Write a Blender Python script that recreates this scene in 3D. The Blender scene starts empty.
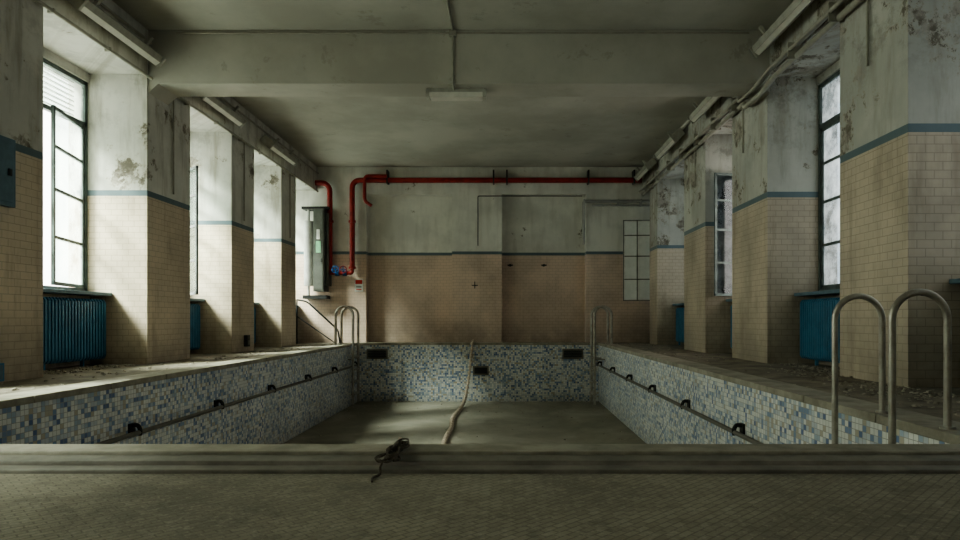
import bpy, math, random
from mathutils import Vector, Matrix
random.seed(4)
sc=bpy.context.scene
# ---------------- node helpers ----------------
def newmat(name,rough=.7,metal=0,spec=.3):
    m=bpy.data.materials.new(name); m.use_nodes=True
    nt=m.node_tree; b=nt.nodes['Principled BSDF']
    b.inputs['Roughness'].default_value=rough; b.inputs['Metallic'].default_value=metal
    b.inputs['Specular IOR Level'].default_value=spec
    return m,nt,b
def setin(nt,sock,v):
    if isinstance(v,bpy.types.NodeSocket): nt.links.new(v,sock)
    elif isinstance(v,(tuple,list)) and len(v)==3 and sock.type=='RGBA': sock.default_value=(*v,1)
    else: sock.default_value=v
def M(nt,op,a,b=0.0,c=0.0):
    n=nt.nodes.new('ShaderNodeMath'); n.operation=op
    setin(nt,n.inputs[0],a); setin(nt,n.inputs[1],b); setin(nt,n.inputs[2],c); return n.outputs[0]
def MIX(nt,f,a,b,mode='MIX'):
    n=nt.nodes.new('ShaderNodeMix'); n.data_type='RGBA'; n.blend_type=mode
    setin(nt,n.inputs[0],f); setin(nt,n.inputs[6],a); setin(nt,n.inputs[7],b); return n.outputs[2]
def POS(nt):
    g=nt.nodes.new('ShaderNodeNewGeometry'); s=nt.nodes.new('ShaderNodeSeparateXYZ')
    nt.links.new(g.outputs['Position'],s.inputs[0]); return g.outputs['Position'],s.outputs
def COMB(nt,x,y,z=0.0):
    n=nt.nodes.new('ShaderNodeCombineXYZ')
    for i,v in enumerate((x,y,z)): setin(nt,n.inputs[i],v)
    return n.outputs[0]
def NOISE(nt,vec,scale,detail=4,rough=.6,dist=0):
    n=nt.nodes.new('ShaderNodeTexNoise'); nt.links.new(vec,n.inputs['Vector'])
    n.inputs['Scale'].default_value=scale; n.inputs['Detail'].default_value=detail
    n.inputs['Roughness'].default_value=rough; n.inputs['Distortion'].default_value=dist
    return n.outputs['Fac']
def RAMP(nt,fac,stops,const=False):
    n=nt.nodes.new('ShaderNodeValToRGB'); cr=n.color_ramp
    if const: cr.interpolation='CONSTANT'
    while len(cr.elements)<len(stops): cr.elements.new(.5)
    for e,(p,c) in zip(cr.elements,stops):
        e.position=p; e.color=(*c,1) if not isinstance(c,float) else (c,c,c,1)
    nt.links.new(fac,n.inputs[0]); return n.outputs['Color']
def SM(nt,v,a,b):
    n=nt.nodes.new('ShaderNodeMapRange'); n.interpolation_type='SMOOTHSTEP'
    setin(nt,n.inputs[0],v); n.inputs[1].default_value=a; n.inputs[2].default_value=b; return n.outputs[0]
def BUMP(nt,b,h,strength=.3,dist=.01):
    n=nt.nodes.new('ShaderNodeBump'); n.inputs['Strength'].default_value=strength; n.inputs['Distance'].default_value=dist
    nt.links.new(h,n.inputs['Height']); nt.links.new(n.outputs[0],b.inputs['Normal'])
def BRICK(nt,vec,w,h,mort,c1,c2,cm,off=.5):
    n=nt.nodes.new('ShaderNodeTexBrick'); nt.links.new(vec,n.inputs['Vector']); n.offset=off
    n.inputs['Scale'].default_value=1; n.inputs['Brick Width'].default_value=w; n.inputs['Row Height'].default_value=h
    n.inputs['Mortar Size'].default_value=mort; n.inputs['Mortar Smooth'].default_value=.1
    setin(nt,n.inputs['Color1'],c1); setin(nt,n.inputs['Color2'],c2); setin(nt,n.inputs['Mortar'],cm)
    return n.outputs['Color'],n.outputs['Fac']
# ---------------- materials ----------------
def wall_material(name,c1,c2,paint,peel=.64,mk=.68,st=.6,mould=0.0):
    m,nt,b=newmat(name,.5)
    P,(x,y,z)=POS(nt)
    u=M(nt,'ADD',x,y)
    col,fac=BRICK(nt,COMB(nt,u,z),.16,.08,.004,c1,c2,tuple(c*mk for c in c1))
    n1=NOISE(nt,P,.9,6); n2=NOISE(nt,P,5,6,.7)
    dirt=RAMP(nt,n1,[(.3,.55),(.6,1.0)])
    col=MIX(nt,.75,col,dirt,'MULTIPLY')
    sv=COMB(nt,M(nt,'MULTIPLY',u,3.0),M(nt,'MULTIPLY',z,.45),0.0)
    streak=NOISE(nt,sv,1.5,6)
    col=MIX(nt,M(nt,'MULTIPLY',SM(nt,streak,.5,.72),st*.75),col,(.22,.165,.115))
    grime=SM(nt,z,.9,0.0)
    col=MIX(nt,M(nt,'MULTIPLY',M(nt,'MULTIPLY',grime,n2),.8),col,(.14,.12,.09))
    pc=MIX(nt,SM(nt,n1,.35,.65),paint,tuple(c*.78 for c in paint))
    pc=MIX(nt,M(nt,'MULTIPLY',SM(nt,streak,.46,.70),st),pc,(.25,.22,.165))
    if mould:
        mn=NOISE(nt,P,2.2,10,.8)
        pc=MIX(nt,M(nt,'MULTIPLY',M(nt,'MULTIPLY',SM(nt,mn,.48,.62),SM(nt,z,2.6,3.6)),mould),pc,(.15,.135,.105))
    pn=NOISE(nt,P,1.3,12,.74,.15)
    pm=SM(nt,pn,peel,peel+.012)
    pe=SM(nt,pn,peel-.03,peel)
    pc=MIX(nt,M(nt,'MULTIPLY',pe,.4),pc,(.36,.32,.24))
    pc=MIX(nt,pm,pc,MIX(nt,SM(nt,n2,.4,.6),(.15,.13,.10),(.34,.31,.26)))
    isp=M(nt,'GREATER_THAN',z,2.43); isb=M(nt,'GREATER_THAN',z,2.35)
    band=MIX(nt,n2,(.09,.13,.145),(.15,.19,.20))
    col=MIX(nt,isb,col,band); col=MIX(nt,isp,col,pc)
    nt.links.new(col,b.inputs['Base Color'])
    rough=M(nt,'ADD',M(nt,'MULTIPLY',isp,.4),.42); nt.links.new(rough,b.inputs['Roughness'])
    h=M(nt,'SUBTRACT',M(nt,'MULTIPLY',M(nt,'SUBTRACT',1.0,isb),M(nt,'SUBTRACT',1.0,fac)),M(nt,'MULTIPLY',pm,isp))
    BUMP(nt,b,h,.3,.003)
    return m
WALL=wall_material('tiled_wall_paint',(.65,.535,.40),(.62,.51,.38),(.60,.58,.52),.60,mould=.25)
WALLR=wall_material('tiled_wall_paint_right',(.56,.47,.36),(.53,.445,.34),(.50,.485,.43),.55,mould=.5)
WALLF=wall_material('tiled_wall_paint_far',(.70,.54,.43),(.68,.525,.42),(.74,.72,.65),.64,.74,.2)
def plain(name,c,rough=.6,metal=0,var=.25,scale=6,spec=.3,c2=None):
    m,nt,b=newmat(name,rough,metal,spec); P,_=POS(nt)
    n=NOISE(nt,P,scale,6,.65)
    col=MIX(nt,SM(nt,n,.3,.7),c,c2 or tuple(v*(1-var) for v in c))
    nt.links.new(col,b.inputs['Base Color']); BUMP(nt,b,n,.15,.005); return m
m,nt,b=newmat('ceiling_paint',.8); CEIL=m; P,_=POS(nt)
n1=NOISE(nt,P,.6,7,.6); n2=NOISE(nt,P,2.5,9,.7,.3)
c=MIX(nt,SM(nt,n1,.35,.65),(.46,.44,.375),(.36,.34,.285)); c=MIX(nt,M(nt,'MULTIPLY',SM(nt,n2,.6,.66),.3),c,(.2,.175,.13))
nt.links.new(c,b.inputs['Base Color'])
m,nt,b=newmat('pool_mosaic',.35,0,.4); MOS=m; P,(x,y,z)=POS(nt)
T=.045
u=M(nt,'DIVIDE',M(nt,'ADD',x,y),T); v=M(nt,'DIVIDE',z,T)
wn=nt.nodes.new('ShaderNodeTexWhiteNoise'); wn.noise_dimensions='2D'
nt.links.new(COMB(nt,M(nt,'FLOOR',u),M(nt,'FLOOR',v)),wn.inputs['Vector'])
c=RAMP(nt,wn.outputs['Value'],[(0,(.74,.73,.68)),(.32,(.54,.57,.59)),(.48,(.22,.30,.44)),(.60,(.38,.45,.53)),(.72,(.48,.43,.33)),(.81,(.78,.77,.72)),(.93,(.13,.19,.33))],True)
fu=M(nt,'FRACT',u); fv=M(nt,'FRACT',v)
g=M(nt,'MAXIMUM',M(nt,'LESS_THAN',fu,.1),M(nt,'LESS_THAN',fv,.1))
c=MIX(nt,g,c,(.36,.34,.30))
n1=NOISE(nt,P,1.2,6); c=MIX(nt,.5,c,RAMP(nt,n1,[(.3,.55),(.62,1.0)]),'MULTIPLY')
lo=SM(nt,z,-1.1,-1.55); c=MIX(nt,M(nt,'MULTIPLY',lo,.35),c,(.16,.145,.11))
nt.links.new(c,b.inputs['Base Color']); BUMP(nt,b,M(nt,'SUBTRACT',1.0,g),.3,.002)
m,nt,b=newmat('pool_bottom_dirty',.95,0,.1); PBOT=m; P,(x,y,z)=POS(nt)
n1=NOISE(nt,P,.5,7,.6,.5); n2=NOISE(nt,P,6,8,.7)
c=MIX(nt,SM(nt,n1,.35,.65),(.38,.355,.29),(.23,.215,.17)); c=MIX(nt,M(nt,'MULTIPLY',n2,.5),c,(.15,.135,.105))
nt.links.new(c,b.inputs['Base Color']); BUMP(nt,b,n2,.3,.01)
m,nt,b=newmat('deck_floor',.85,0,.15); DECK=m; P,(x,y,z)=POS(nt)
rv=COMB(nt,M(nt,'MULTIPLY',M(nt,'ADD',x,y),.7071),M(nt,'MULTIPLY',M(nt,'SUBTRACT',x,y),.7071))
c,f=BRICK(nt,rv,.06,.03,.003,(.33,.295,.225),(.27,.24,.185),(.21,.185,.14))
n1=NOISE(nt,P,1.1,9,.65); n2=NOISE(nt,P,45,8,.75); n3=NOISE(nt,P,7,8,.7)
c=MIX(nt,M(nt,'MULTIPLY',SM(nt,n1,.4,.65),.65),c,(.165,.145,.11)); c=MIX(nt,M(nt,'MULTIPLY',SM(nt,n2,.5,.65),.5),c,(.42,.38,.30))
c=MIX(nt,M(nt,'MULTIPLY',SM(nt,n3,.5,.7),.5),c,(.13,.115,.09))
nt.links.new(c,b.inputs['Base Color']); BUMP(nt,b,M(nt,'ADD',M(nt,'MULTIPLY',M(nt,'SUBTRACT',1.0,f),.5),n2),.6,.006)
SDECK=plain('side_deck_concrete',(.27,.235,.18),.85,c2=(.13,.11,.083),scale=3)
COPE=plain('coping_stone',(.37,.335,.265),.6,c2=(.21,.19,.145),scale=4)
COPED=plain('coping_stone_dark',(.22,.20,.16),.55,c2=(.13,.12,.095),scale=5)
BLUE=plain('radiator_blue_enamel',(.06,.20,.32),.4,var=.3)
BLUEG=plain('grey_blue_paint',(.13,.20,.24),.5)
FRAME=plain('window_frame_paint',(.13,.16,.15),.55,c2=(.07,.08,.07))
FRAMEW=plain('window_frame_pale',(.8,.79,.74),.55)
RED=plain('red_pipe_paint',(.33,.03,.025),.4,c2=(.20,.02,.015))
STEEL=plain('stainless_steel',(.46,.43,.37),.4,.6,c2=(.28,.25,.21))
DARKM=plain('dark_metal',(.04,.04,.038),.5,.3)
PIPE=plain('conduit_cream',(.36,.34,.28),.55)
FIX=plain('lamp_housing',(.42,.405,.34),.5)
LENS=plain('lamp_diffuser',(.68,.65,.57),.3,var=.15)
GREYC=plain('cabinet_grey_steel',(.15,.155,.14),.35,.5)
TANK=plain('tank_pale_grey',(.42,.41,.38),.4)
WHITE=plain('sign_white',(.75,.74,.70),.5); REDS=plain('sign_red',(.5,.03,.02),.5)
GREEN=plain('label_green',(.25,.5,.3),.5)
VBL=plain('valve_blue',(.015,.08,.22),.45)
ROPE=plain('rope_fibre',(.62,.52,.41),.9,c2=(.31,.245,.18),scale=30)
ROPED=plain('rope_dark',(.13,.105,.075),.95,c2=(.05,.04,.03),scale=40)
RAIL=plain('rail_dark',(.20,.185,.155),.5,.3)
RUB=plain('rubble',(.42,.38,.31),.9,c2=(.15,.125,.09),scale=20)
def glassmat(name,tint,fr,dcol):
    m=bpy.data.materials.new(name); m.use_nodes=True; nt=m.node_tree; nt.nodes.clear()
    o=nt.nodes.new('ShaderNodeOutputMaterial'); t=nt.nodes.new('ShaderNodeBsdfTransparent'); t.inputs[0].default_value=(*tint,1)
    d=nt.nodes.new('ShaderNodeBsdfTranslucent'); g=nt.nodes.new('ShaderNodeBsdfGlossy'); g.inputs['Roughness'].default_value=.08
    d.inputs[0].default_value=(*dcol,1)
    P,_=POS(nt); n=SM(nt,NOISE(nt,P,2.2,7,.7),.3,.7)
    m1=nt.nodes.new('ShaderNodeMixShader'); nt.links.new(M(nt,'MULTIPLY',n,fr*2),m1.inputs[0]); nt.links.new(t.outputs[0],m1.inputs[1]); nt.links.new(d.outputs[0],m1.inputs[2])
    m2=nt.nodes.new('ShaderNodeMixShader'); m2.inputs[0].default_value=.04; nt.links.new(m1.outputs[0],m2.inputs[1]); nt.links.new(g.outputs[0],m2.inputs[2])
    nt.links.new(m2.outputs[0],o.inputs[0]); return m
GL=glassmat('window_glass',(.84,.92,.90),.22,(.62,.68,.62))
GR=glassmat('window_glass_dusty',(.32,.36,.39),.3,(.5,.52,.52))
GW=plain('frosted_pane',(.82,.83,.80),.3,var=.1)
# ---------------- mesh builder ----------------
class MB:
    def __init__(s): s.v=[];s.f=[];s.m=[];s.sm=[];s.mats=[];s.T=Matrix.Identity(4)
    def mi(s,mat):
        if mat not in s.mats: s.mats.append(mat)
        return s.mats.index(mat)
    def add(s,vs,fs,mat,smooth=False):
        o=len(s.v); s.v+= [tuple(s.T@Vector(p)) for p in vs]; k=s.mi(mat)
        for f in fs: s.f.append([i+o for i in f]); s.m.append(k); s.sm.append(smooth)
    def box(s,x0,x1,y0,y1,z0,z1,mat):
        x0,x1=sorted((x0,x1));y0,y1=sorted((y0,y1));z0,z1=sorted((z0,z1))
        vs=[(x,y,z) for z in (z0,z1) for y in (y0,y1) for x in (x0,x1)]
        s.add(vs,[(0,2,3,1),(4,5,7,6),(0,1,5,4),(2,6,7,3),(0,4,6,2),(1,3,7,5)],mat)
    def tube(s,pts,r,mat,n=10,rf=None):
        pts=[Vector(p) for p in pts]; prev=None; vs=[]
        for i,p in enumerate(pts):
            t=(pts[min(i+1,len(pts)-1)]-pts[max(i-1,0)]).normalized()
            if prev is None:
                a=Vector((0,0,1)) if abs(t.z)<.9 else Vector((1,0,0)); nrm=t.cross(a).normalized()
            else: nrm=(prev-t*prev.dot(t)).normalized()
            prev=nrm; bn=t.cross(nrm); rr=rf(i) if rf else r
            for k in range(n):
                a=2*math.pi*k/n; vs.append(p+(nrm*math.cos(a)+bn*math.sin(a))*rr)
        fs=[]
        for i in range(len(pts)-1):
            for k in range(n):
                fs.append((i*n+k,i*n+(k+1)%n,(i+1)*n+(k+1)%n,(i+1)*n+k))
        s.add(vs,fs,mat,True)
        s.add([vs[k] for k in range(n)],[tuple(range(n))[::-1]],mat); L=len(vs)-n
        s.add([vs[L+k] for k in range(n)],[tuple(range(n))],mat)
    def prism(s,prof,y0,y1,mat):
        n=len(prof); vs=[(x,y0,z) for x,z in prof]+[(x,y1,z) for x,z in prof]
        fs=[(k,(k+1)%n,(k+1)%n+n,k+n) for k in range(n)]+[tuple(range(n))[::-1],tuple(range(n,2*n))]
        s.add(vs,fs,mat)
    def obj(s,name,bevel=0):
        me=bpy.data.meshes.new(name); me.from_pydata(s.v,[],s.f)
        for mt in s.mats: me.materials.append(mt)
        for p,k,q in zip(me.polygons,s.m,s.sm): p.material_index=k; p.use_smooth=q
        import bmesh
        bm=bmesh.new(); bm.from_mesh(me); bmesh.ops.recalc_face_normals(bm,faces=bm.faces); bm.to_mesh(me); bm.free()
        o=bpy.data.objects.new(name,me); sc.collection.objects.link(o)
        if bevel:
            md=o.modifiers.new('bevel','BEVEL'); md.width=bevel; md.segments=2; md.limit_method='ANGLE'
        return o
def fil(pts,r,seg=7):
    pts=[Vector(p) for p in pts]; out=[pts[0]]
    for a,b,c in zip(pts,pts[1:],pts[2:]):
        d1=(a-b); d2=(c-b); rr=min(r,d1.length*.499,d2.length*.499)
        p=b+d1.normalized()*rr; q=b+d2.normalized()*rr
        cosang=d1.normalized().dot(d2.normalized())
        for i in range(seg+1):
            t=i/seg
            if abs(cosang)<.05:
                ce=p+q-b; an=t*math.pi/2; out.append(ce+(p-ce)*math.cos(an)+(q-ce)*math.sin(an))
            else: out.append(p*(1-t)**2+b*2*t*(1-t)+q*t*t)
    out.append(pts[-1]); return out
# ---------------- dimensions ----------------
CZ=4.68; YB=-3.0; YF=17.05
XL,XLB=-5.0,-5.8; XR,XRB=3.71,4.40; OL,OR=-6.1,4.7
WB,WT,RT=1.0,3.93,4.05
pL=[(-3,-.4),(2.1,3.2),(5.5,6.93),(8.94,10.16),(11.7,12.75),(14.3,15.3)]
pR=[(-3,-.4),(2.1,3.2),(5.89,7.09),(9.05,10.45),(11.85,13.25),(15.6,16.4)]
def side_wall(name,xf,xb,xo,piers,mat):
    w=MB()
    for a,b in piers: w.box(xf,xo,a,b,0,CZ,mat)
    bays=[]
    for i,(a,b) in enumerate(piers):
        e=piers[i+1][0] if i+1<len(piers) else YF
        w.box(xb,xo,b,e,0,WB,mat); w.box(xb,xo,b,e,WT,RT,mat); w.box(xf,xo,b,e,RT,CZ,mat)
        bays.append((b,e))
    w.obj(name); return bays
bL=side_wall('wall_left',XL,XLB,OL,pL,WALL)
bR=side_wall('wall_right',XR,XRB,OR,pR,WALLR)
w=MB()
w.box(OL,-3.70,YF,YF+.5,0,CZ,WALLF); w.box(-1.41,-.08,YF,YF+.5,0,3.95,WALLF); w.box(2.16,OR,YF,YF+.5,0,CZ,WALLF)
w.box(-3.70,2.16,YF,YF+.5,3.95,CZ,WALLF)
w.box(-3.70,-1.41,YF+.3,YF+.5,0,3.95,WALLF); w.box(-.08,2.16,YF+.3,YF+.5,0,3.95,WALLF)
w.obj('wall_back')
w=MB(); w.box(OL,OR,YB-.2,YB,0,CZ,WALL); w.obj('wall_front')
w=MB(); w.box(OL,OR,YB-.2,YF+.5,CZ,CZ+.15,CEIL); w.obj('ceiling')
w=MB(); w.prism([(XL,3.93),(XR,3.93),(XR,CZ),(XL,CZ)],8.97,9.5,CEIL)
w.prism([(XL,3.93),(XL+.14,3.93),(XL,3.80)],8.97,9.5,CEIL); w.prism([(XR,3.93),(XR-.14,3.93),(XR,3.80)],8.97,9.5,CEIL)
w.obj('ceiling_beam')
w=MB(); w.box(XL,XR,2.3,2.9,3.93,CZ,CEIL); w.obj('ceiling_beam')
# floors
PL,PR,PN,PF,PZ=-3.8,2.42,3.15,16.54,-1.5
w=MB()
w.box(OL,PL-.28,PN-.4,YF+.5,-.3,0,SDECK); w.box(PR+.28,OR,PN-.4,YF+.5,-.3,0,SDECK); w.box(PL-.28,PR+.28,PF+.25,YF+.5,-.3,0,SDECK)
w.box(OL,OR,YB-.2,PN-.4,-.3,-.035,DECK)
w.obj('floor')
w=MB()
t=.28
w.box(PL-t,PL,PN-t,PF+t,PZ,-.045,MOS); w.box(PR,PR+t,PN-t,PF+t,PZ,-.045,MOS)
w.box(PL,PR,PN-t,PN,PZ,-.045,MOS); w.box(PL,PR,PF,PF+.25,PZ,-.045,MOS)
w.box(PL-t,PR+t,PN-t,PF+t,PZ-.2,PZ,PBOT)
for cx in (-3.3,1.75):
    w.box(cx-.27,cx+.27,PF-.02,PF+.01,-.40,-.14,COPED); w.box(cx-.23,cx+.23,PF-.035,PF-.015,-.36,-.18,DARKM)
    for k in range(5): w.box(cx-.23,cx+.23,PF-.045,PF-.03,-.355+k*.038,-.345+k*.038,GREYC)
w.box(-.83,-.42,PF-.02,PF+.01,-.82,-.58,COPED); w.box(-.79,-.46,PF-.03,PF-.015,-.78,-.62,DARKM)
w.obj('swimming_pool')
w=MB()
yy=PN
while yy<PF:
    e=min(yy+1.0,PF); w.box(PL-.30,PL+.02,yy,e-.008,-.045,.015,COPE); w.box(PR-.02,PR+.30,yy,e-.008,-.045,.015,COPE); yy=e
xx=PL-.3
while xx<PR+.3:
    e=min(xx+1.0,PR+.3); w.box(xx,e-.008,PF-.02,PF+.25,-.045,.015,COPE); xx=e
w.box(OL,OR,PN-.16,PN+.02,-.045,.012,COPE); w.box(OL,OR,PN-.30,PN-.17,-.06,-.002,COPED); w.box(OL,OR,PN-.40,PN-.31,-.06,-.018,COPED)
w.obj('pool_coping',.006)
for sx,X in ((1,PL),(-1,PR)):
    w=MB(); xr=X+sx*.09
    w.tube([(xr,3.5,-.52),(xr,16.3,-.52)],.024,RAIL)
    y0=4.6
    while y0<16.4:
        w.box(min(X,X+sx*.02),max(X,X+sx*.02),y0-.05,y0+.05,-.57,-.43,DARKM)
        w.tube(fil([(X,y0,-.46),(X+sx*.07,y0,-.44),(X+sx*.10,y0,-.50),(X+sx*.09,y0,-.55)],.03,4),.022,DARKM,8); y0+=1.9
    w.obj('pool_grab_rail')
# ---------------- windows ----------------
RZ=[1.66,2.26,2.80]
def leaf(w,width,z0,z1,rows,fm,gm,cols=1):
    a=.045
    w.box(0,width,-.018,.018,z0,z0+a,fm); w.box(0,width,-.018,.018,z1-a,z1,fm)
    w.box(0,a,-.018,.018,z0,z1,fm); w.box(width-a,width,-.018,.018,z0,z1,fm)
    for z in rows: w.box(a,width-a,-.015,.015,z-.018,z+.018,fm)
    for c in range(1,cols): w.box(width*c/cols-.015,width*c/cols+.015,-.015,.015,z0,z1,fm)
    w.box(a,width-a,-.002,.002,z0+a,z1-a,gm)
def window(n,xb,sgn,y0,y1,gm,openfar=0,opennear=0,blind=False):
    w=MB(); x=xb+sgn*.06; a=.055; fm=FRAME; ym=(y0+y1)/2
    w.box(x-.03,x+.03,y0,y1,WB,WB+a,fm); w.box(x-.03,x+.03,y0,y1,WT-a,WT,fm)
    w.box(x-.03,x+.03,y0,y0+a,WB,WT,fm); w.box(x-.03,x+.03,y1-a,y1,WB,WT,fm)
    w.box(x-.03,x+.03,y0,y1,3.30,3.36,fm); w.box(x-.02,x+.02,ym-.02,ym+.02,3.33,WT,fm)
    w.box(x-.002,x+.002,y0+a,y1-a,3.36,WT-a,gm)
    W=ym-y0-a
    for near,ang,hy in ((1,opennear,y0+a),(0,openfar,y1-a)):
        base=math.pi/2 if near else -math.pi/2
        inward=-sgn
        rot=ang*(-inward if near else inward)
        w.T=Matrix.Translation((x,hy,0))@Matrix.Rotation(base+rot,4,'Z')
        leaf(w,W,WB+a,3.30,RZ,fm,gm)
        w.T=Matrix.Identity(4)
    w.tube([(x-sgn*.03,ym,2.0),(x-sgn*.07,ym,2.0),(x-sgn*.07,ym,1.88)],.01,DARKM,6)
    if blind:
        for k in range(9): w.box(x+sgn*.12,x+sgn*.17,y0+a,y1-a,3.38+k*.065,3.395+k*.065,FRAMEW)
    w.obj('window_%d'%n)
    l=bpy.data.lights.new('window_portal','AREA'); l.shape='RECTANGLE'; l.size=y1-y0; l.size_y=WT-WB; l.cycles.is_portal=True
    o=bpy.data.objects.new('window_portal',l); sc.collection.objects.link(o)
    o.location=(xb+sgn*.25,(y0+y1)/2,(WB+WT)/2)
    d=Vector((-sgn,0,0)); o.rotation_euler=d.to_track_quat('-Z','Z').to_euler()
n=1
for i,(a,b) in enumerate(bL):
    of=0; on=0
    if i==2: of=math.radians(14)
    if i==3: of=math.radians(45)
    window(n,XLB,-1,a+.001,b-.001,GL,of,on,i==2); n+=1
for i,(a,b) in enumerate(bR):
    of=0
    if i==3: of=math.radians(80)
    window(n,XRB,1,a+.001,b-.001,GR,of); n+=1
w=MB(); w.T=Matrix.Translation((XRB,16.62,0))@Matrix.Rotation(math.radians(181),4,'Z')
leaf(w,.62,WB+.1,3.2,[1.66,2.26,2.8],FRAMEW,GW); w.T=Matrix.Translation((3.79,16.60,0))@Matrix.Rotation(math.radians(176),4,'Z')
leaf(w,.72,WB+.1,3.2,[1.66,2.26,2.8],FRAMEW,GW,2)
for z in (1.66,2.26,2.8): w.box(.03,.69,.015,.022,z-.012,z+.012,GREYC)
w.box(.35,.37,.015,.022,WB+.1,3.2,GREYC); w.box(.0,.72,.018,.022,WB+.1,WB+.12,GREYC); w.box(.0,.72,.018,.022,3.18,3.2,GREYC); w.box(.70,.72,.018,.022,WB+.1,3.2,GREYC)
w.T=Matrix.Identity(4); w.obj('open_casement')
def sill(xb,sgn,a,b):
    w=MB(); w.box(xb,xb-sgn*.32,a+.005,b-.005,WB-.05,WB-.005,BLUEG); w.obj('window_sill',.006)
def radiator(xb,sgn,a,b):
    w=MB(); x0=xb-sgn*.10; x1=xb-sgn*.26; y=a+.06
    w.tube([(xb-sgn*.18,a+.05,.83),(xb-sgn*.18,b-.05,.83)],.03,BLUE,8); w.tube([(xb-sgn*.18,a+.05,.16),(xb-sgn*.18,b-.05,.16)],.03,BLUE,8)
    while y<b-.08:
        w.prism([(x0,.12),(x0,.86),(x0-sgn*.03,.9),(x1+sgn*.03,.9),(x1,.86),(x1,.12),(x1+sgn*.03,.08),(x0-sgn*.03,.08)],y,y+.038,BLUE)
        if int((y-a)/.06)%12==1: w.box(x0-sgn*.06,x0-sgn*.10,y,y+.03,0,.1,BLUE)
        y+=.06
    for zz in (.25,.75): w.box(xb,x0,(a+b)/2-.02,(a+b)/2+.02,zz,zz+.03,BLUE)
    w.obj('radiator')
for a,b in bL: sill(XLB,-1,a,b); radiator(XLB,-1,a,b)
for a,b in bR: sill(XRB,1,a,b); radiator(XRB,1,a,b)
# ---------------- ladders ----------------
def ladder(ya,yb,xd,xp,top,sgn,r=.021):
    w=MB()
    for y in (ya,yb):
        rr=abs(xd-xp)/2
        w.tube(fil([(xd,y,.0),(xd,y,top),(xp,y,top),(xp,y,-1.45)],rr,12),r,STEEL,14)
        w.tube([(xd,y,.012),(xd,y,.03)],r*2,STEEL,14)
        w.tube([(xp,y,-.35),(xp+sgn*abs(xp-(PR if sgn>0 else PL)),y,-.35)],.014,STEEL,8)
    for k in range(4):
        z=-.3-.3*k; w.box(xp-.05,xp+.05,ya,yb,z-.015,z+.015,STEEL)
    w.obj('pool_ladder')
ladder(3.58,4.2,2.475,2.165,.78,1,.020)
ladder(15.5,16.05,2.58,2.17,.93,1,.03)
ladder(15.5,16.05,-4.1,-3.68,.93,-1,.03)
# ---------------- lamps ----------------
def sidelamp(X,sgn,z,y0,y1):
    w=MB()
    w.T=Matrix.Translation((X,0,z))@Matrix.Rotation(sgn*math.radians(-40),4,'Y')
    w.prism([(-.13,.0),(.13,.0),(.10,.08),(-.10,.08)],y0,y1,FIX)
    w.prism([(-.12,.0),(-.10,-.07),(.10,-.07),(.12,.0)],y0+.03,y1-.03,LENS)
    w.box(-.135,.135,y0-.01,y0+.03,-.072,.085,FIX); w.box(-.135,.135,y1-.03,y1+.01,-.072,.085,FIX)
    for y in (y0+.3,y1-.3): w.box(-.02,.02,y-.02,y+.02,.07,.2,FIX)
    w.T=Matrix.Identity(4); w.obj('fluorescent_lamp')
for y0,y1 in ((7.1,8.75),(10.0,11.5),(12.9,14.4),(4,5.5)): sidelamp(XL+.21,-1,4.2,y0,y1)
for y0,y1 in ((7.2,8.8),(10.3,11.8),(13.0,14.5),(15.4,16.7),(4,5.5)): sidelamp(XR-.20,1,4.36,y0,y1)
w=MB(); w.box(-1.12,-.28,9.14,9.30,3.87,3.93,FIX); w.prism([(-1.10,3.87),(-1.07,3.80),(-.33,3.80),(-.30,3.87)],9.13,9.31,LENS)
w.box(-1.13,-1.08,9.12,9.32,3.80,3.90,FIX); w.box(-.32,-.27,9.12,9.32,3.80,3.90,FIX); w.obj('fluorescent_lamp')
w=MB(); r=.018
w.tube(fil([(-.73,3.0,CZ-.02),(-.73,8.95,CZ-.02),(-.73,8.95,3.91),(-.73,9.15,3.91)],.05,4),r,PIPE,8)
w.tube([(XL+.4,8.95,CZ-.05),(XR-.3,8.95,CZ-.05)],.012,PIPE,6); w.box(-.78,-.68,8.91,8.97,CZ-.1,CZ-.02,PIPE); w.obj('ceiling_conduit')
w=MB()
w.tube([(XL+.05,3,4.0),(XL+.05,16.9,4.0)],.022,PIPE); w.tube([(XL+.04,3,4.5),(XL+.04,17,4.5)],.018,PIPE,8)
for y in (9.6,12.2,14.8): w.tube([(XL+.03,y,4.0),(XL+.03,y,2.5)],.012,PIPE,6)
for y in range(4,17,1): w.box(XL,XL+.075,y-.012,y+.012,3.975,4.025,PIPE)
w.obj('wall_conduit')
w=MB()
for dx,z,r in ((.06,3.92,.038),(.07,4.06,.032),(.15,4.0,.025),(.05,4.55,.03)):
    X=XR-dx
    w.tube(fil([(X,3,z),(X,8.7,z),(X-.08,8.9,z-.14 if z<4.3 else z-.0),(X-.08,9.55,z-.14 if z<4.3 else z),(X,9.75,z),(X,16.95,z)],.1,5),r,PIPE,10)
for y in (4,5,6,7,8,10,11,12,13,14,15,16): w.box(XR-.175,XR,y-.01,y+.01,3.88,4.09,PIPE)
for y in (6.5,9.9,12.4): w.tube([(XR-.03,y,3.95),(XR-.03,y,3.2)],.013,PIPE,6)
w.obj('wall_pipes')
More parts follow.
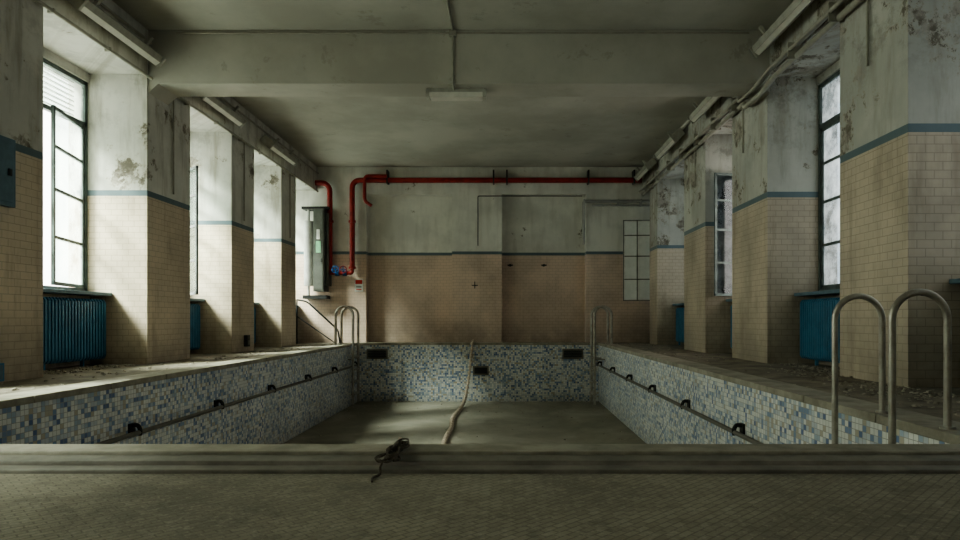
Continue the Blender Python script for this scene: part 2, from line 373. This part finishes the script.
# ---------------- red pipes at far end ----------------
w=MB(); yp=16.88
w.tube(fil([(3.60,yp,4.29),(-4.03,yp,4.29),(-4.03,yp,1.95)],.2,8),.07,RED,14)
w.tube(fil([(-5.9,yp,4.22),(-4.62,yp,4.22),(-4.62,yp,1.95)],.22,8),.07,RED,14)
w.tube(fil([(-4.62,yp,1.95),(-4.62,yp,1.84),(-4.03,yp,1.84),(-4.03,yp,1.95)],.08,6),.05,RED,12)
w.tube(fil([(-3.1,yp-.1,4.38),(-3.68,yp-.1,4.38),(-3.68,yp-.1,3.72),(-3.5,yp-.1,3.6)],.1,6),.045,RED,10)
for x in (-4.62,-4.03):
    for z in (3.2,1.98): w.tube([(x,yp,z-.03),(x,yp,z+.03)],.095,RED,14)
for x in (-3.1,-.3,.05,2.2,3.4): w.box(x-.02,x+.02,yp-.08,YF,4.2,4.55,DARKM)
for x in (-4.62,-4.03): w.box(x-.02,x+.02,yp,YF,2.9,2.95,DARKM)
for x in (-4.42,-4.22):
    w.tube([(x-.05,yp,1.84),(x+.05,yp,1.84)],.075,VBL,12); w.tube([(x,yp,1.84),(x,yp-.2,1.92)],.018,DARKM,8)
    w.tube([(x+.09*math.cos(k*math.pi/8),yp-.2,1.92+.09*math.sin(k*math.pi/8)) for k in range(17)],.014,VBL if x<-4.3 else RED,6)
    w.box(x-.09,x+.09,yp-.21,yp-.19,1.91,1.93,VBL); w.box(x-.01,x+.01,yp-.21,yp-.19,1.83,2.01,VBL)
w.obj('red_water_pipes')
w=MB()
w.tube(fil([(4.3,16.95,3.75),(2.08,16.95,3.75),(2.08,16.95,2.6)],.06,5),.04,TANK); w.tube([(2.3,16.97,3.64),(4.3,16.97,3.64)],.025,TANK)
w.tube(fil([(2.05,17.02,3.9),(-.72,17.02,3.9),(-.72,17.02,2.58)],.03,4),.012,DARKM,6)
for x in (2.1,3.0,3.6): w.box(x-.02,x+.02,16.9,YF,3.62,3.8,TANK)
w.obj('grey_water_pipes')
for x in (.14,1.05):
    w=MB(); w.tube([(x,YF+.3,2.08),(x,YF+.2,2.08)],.035,DARKM,10); w.tube([(x-.07,YF+.21,2.08),(x+.07,YF+.21,2.08)],.02,DARKM,8); w.obj('wall_tap')
w=MB(); w.tube([(-.8,YF,1.52),(-.8,YF-.1,1.52)],.02,DARKM,8); w.tube([(-.88,YF-.1,1.52),(-.72,YF-.1,1.52)],.012,DARKM,8); w.tube([(-.8,YF-.1,1.62),(-.8,YF-.1,1.44)],.012,DARKM,8); w.obj('wall_hook')
w=MB(); w.box(-4.98,-4.70,16.62,YF,1.35,3.5,GREYC); w.box(-4.70,-4.62,16.75,YF,1.5,3.4,GREYC)
w.box(-4.95,-4.73,16.60,16.62,1.4,3.45,GREYC); w.box(-4.90,-4.78,16.585,16.60,2.35,2.65,GREEN); w.box(-4.88,-4.80,16.57,16.60,2.7,2.95,WHITE)
w.box(-4.77,-4.75,16.57,16.60,2.1,2.2,DARKM); w.box(-5.28,-4.66,16.7,YF,1.16,1.25,DARKM); w.box(-5.3,-4.6,16.66,YF,3.5,3.56,DARKM)
w.tube([(-5.16,16.82,1.5),(-5.16,16.82,3.2)],.12,TANK,18); w.tube([(-5.16,16.82,3.2),(-5.16,16.82,3.5)],.03,TANK); w.tube([(-5.16,16.82,1.25),(-5.16,16.82,1.5)],.03,TANK)
w.obj('water_heater_cabinet')
w=MB(); w.box(-4.00,-3.78,YF-.015,YF,1.36,1.70,WHITE); w.box(-3.98,-3.80,YF-.02,YF-.014,1.56,1.67,REDS); w.box(-3.96,-3.82,YF-.02,YF-.014,1.40,1.43,REDS); w.box(-3.96,-3.82,YF-.02,YF-.014,1.47,1.50,DARKM); w.obj('warning_sign')
w=MB()
w.tube(fil([(-5.3,16.3,1.12),(-5.05,16.3,1.08),(-4.25,16.3,.35),(-4.2,16.3,.0)],.1,5),.022,DARKM,8)
w.tube([(-5.3,16.3,.0),(-5.3,16.3,1.13)],.022,DARKM,8); w.tube([(-5.3,16.3,.7),(-4.3,16.3,.0)],.015,DARKM,8)
w.obj('stair_handrail')
w=MB(); w.box(XL,XL+.07,5.7,6.45,1.75,2.43,BLUEG); w.box(XL+.07,XL+.08,5.74,6.41,1.79,2.39,BLUEG); w.box(XL+.08,XL+.1,6.33,6.37,2.05,2.12,DARKM); w.obj('electrical_panel',.004)
w=MB(); w.box(XL,XL+.09,5.95,6.28,.02,.2,BLUE); w.box(XL+.09,XL+.1,5.98,6.25,.04,.18,BLUEG); w.obj('junction_box',.004)
w=MB(); w.box(XL,XL+.07,12.25,12.38,.1,.32,DARKM); w.box(XL+.07,XL+.08,12.27,12.36,.14,.22,GREYC); w.obj('wall_socket',.004)
# ---------------- rope ----------------
ctrl=[(-.82,16.75,.03),(-.84,16.50,.03),(-.87,16.42,-.35),(-.92,16.2,-.85),(-.98,15.7,-1.3),(-1.04,15.0,-1.46),(-1.10,13.5,-1.46),(-1.03,12.3,-1.46),(-1.04,11.3,-1.46),(-.98,9.5,-1.46),(-.85,7.0,-1.46),(-.65,4.5,-1.44),(-.58,3.4,-1.2),(-.54,3.21,-.5),(-.52,3.165,.0),(-.51,3.12,.018),(-.51,3.0,.02)]
def catmull(c,seg):
    c=[Vector(p) for p in c]; c=[c[0]]+c+[c[-1]]; o=[]
    for i in range(1,len(c)-2):
        k=max(3,int((c[i+1]-c[i]).length*seg))
        for j in range(k):
            t=j/k; p0,p1,p2,p3=c[i-1:i+3]
            o.append(.5*((2*p1)+(-p0+p2)*t+(2*p0-5*p1+4*p2-p3)*t*t+(-p0+3*p1-3*p2+p3)*t**3))
    o.append(c[-2]); return o
w=MB(); pts=catmull(ctrl,28); w.tube(pts,.03,ROPE,8,rf=lambda i:(.048 if i%4<2 else .026)*(1 if pts[i].y>4 else .2)); w.obj('lane_rope')
w=MB()
for s in range(12): # frayed coil: loose loops lying over the edge slab
    cy=random.uniform(2.78,3.07); cx=-.51+random.gauss(0,.012)-.05*(3-cy); ra=random.uniform(.018,.045); rb=random.uniform(.05,.12); ph=random.uniform(0,6); c=[]
    for k in range(11):
        an=ph+k*.72
        c.append((cx+ra*math.cos(an)*random.uniform(.7,1.2),min(3.14,max(2.70,cy+rb*math.sin(an))),.017+.004*(s%4)+abs(random.gauss(0,.005))))
    w.tube(catmull(c,80),.0048,ROPED,6)
w.tube(catmull([(-.525,2.8,.02),(-.535,2.745,-.005),(-.53,2.72,-.028),(-.55,2.66,-.03),(-.54,2.60,-.03)],80),.005,ROPED,6)
w.obj('rope_tangle')
def debris(name,rng,num):
    w=MB()
    for k in range(num):
        x0,x1,y0,y1,z=random.choice(rng); x=random.uniform(x0,x1); y=random.uniform(y0,y1); s=random.uniform(.008,.035)
        w.T=Matrix.Translation((x,y,z+s*.2))@Matrix.Rotation(random.uniform(0,6),4,'Z')@Matrix.Rotation(random.uniform(-.3,.3),4,'X')
        vs=[(s*random.uniform(.5,1)*math.cos(a),s*random.uniform(.5,1)*math.sin(a),0) for a in (0,1.2,2.5,3.8,5.0)]
        h=s*random.uniform(.15,.5); vs=vs+[(a*.8,b*.8,h) for a,b,_ in vs]
        w.add(vs,[(4,3,2,1,0),(5,6,7,8,9)]+[(i,(i+1)%5,(i+1)%5+5,i+5) for i in range(5)],RUB)
    w.T=Matrix.Identity(4); w.obj(name)
debris('plaster_debris',[(2.75,3.68,5,16.5,0),(3.2,3.7,5,8,0),(3.75,4.1,7.2,9,0),(2.9,4.2,3.4,5.8,0)],620)
debris('plaster_debris',[(-4.85,-4.15,5,16.0,0),(-5.5,-5,7.2,8.8,0)],340)
debris('pool_debris',[(-3.7,2.3,9,16.4,PZ),(-3.7,2.3,14,16.4,PZ)],220)
# ---------------- light ----------------
wd=bpy.data.worlds.new('World'); sc.world=wd; wd.use_nodes=True; nt=wd.node_tree; bg=nt.nodes['Background']
bg.inputs[0].default_value=(1.0,.97,.905,1); bg.inputs[1].default_value=6.8
s=bpy.data.lights.new('sun','SUN'); s.energy=40; s.angle=math.radians(18); s.color=(1,.96,.89)
o=bpy.data.objects.new('sun',s); sc.collection.objects.link(o); o.rotation_euler=Vector((.59,.42,-.69)).to_track_quat('-Z','Z').to_euler(); o.location=(-12,-3,12)
# ---------------- camera ----------------
cam=bpy.data.cameras.new('camera'); cam.sensor_width=36; cam.lens=24; cam.shift_x=-25/960; cam.shift_y=49/960; cam.clip_start=.05
co=bpy.data.objects.new('camera',cam); sc.collection.objects.link(co); co.location=(0,0,.63); co.rotation_euler=(math.pi/2,0,0); sc.camera=co
sc.view_settings.view_transform='AgX'
sc.view_settings.look='AgX - Medium High Contrast'
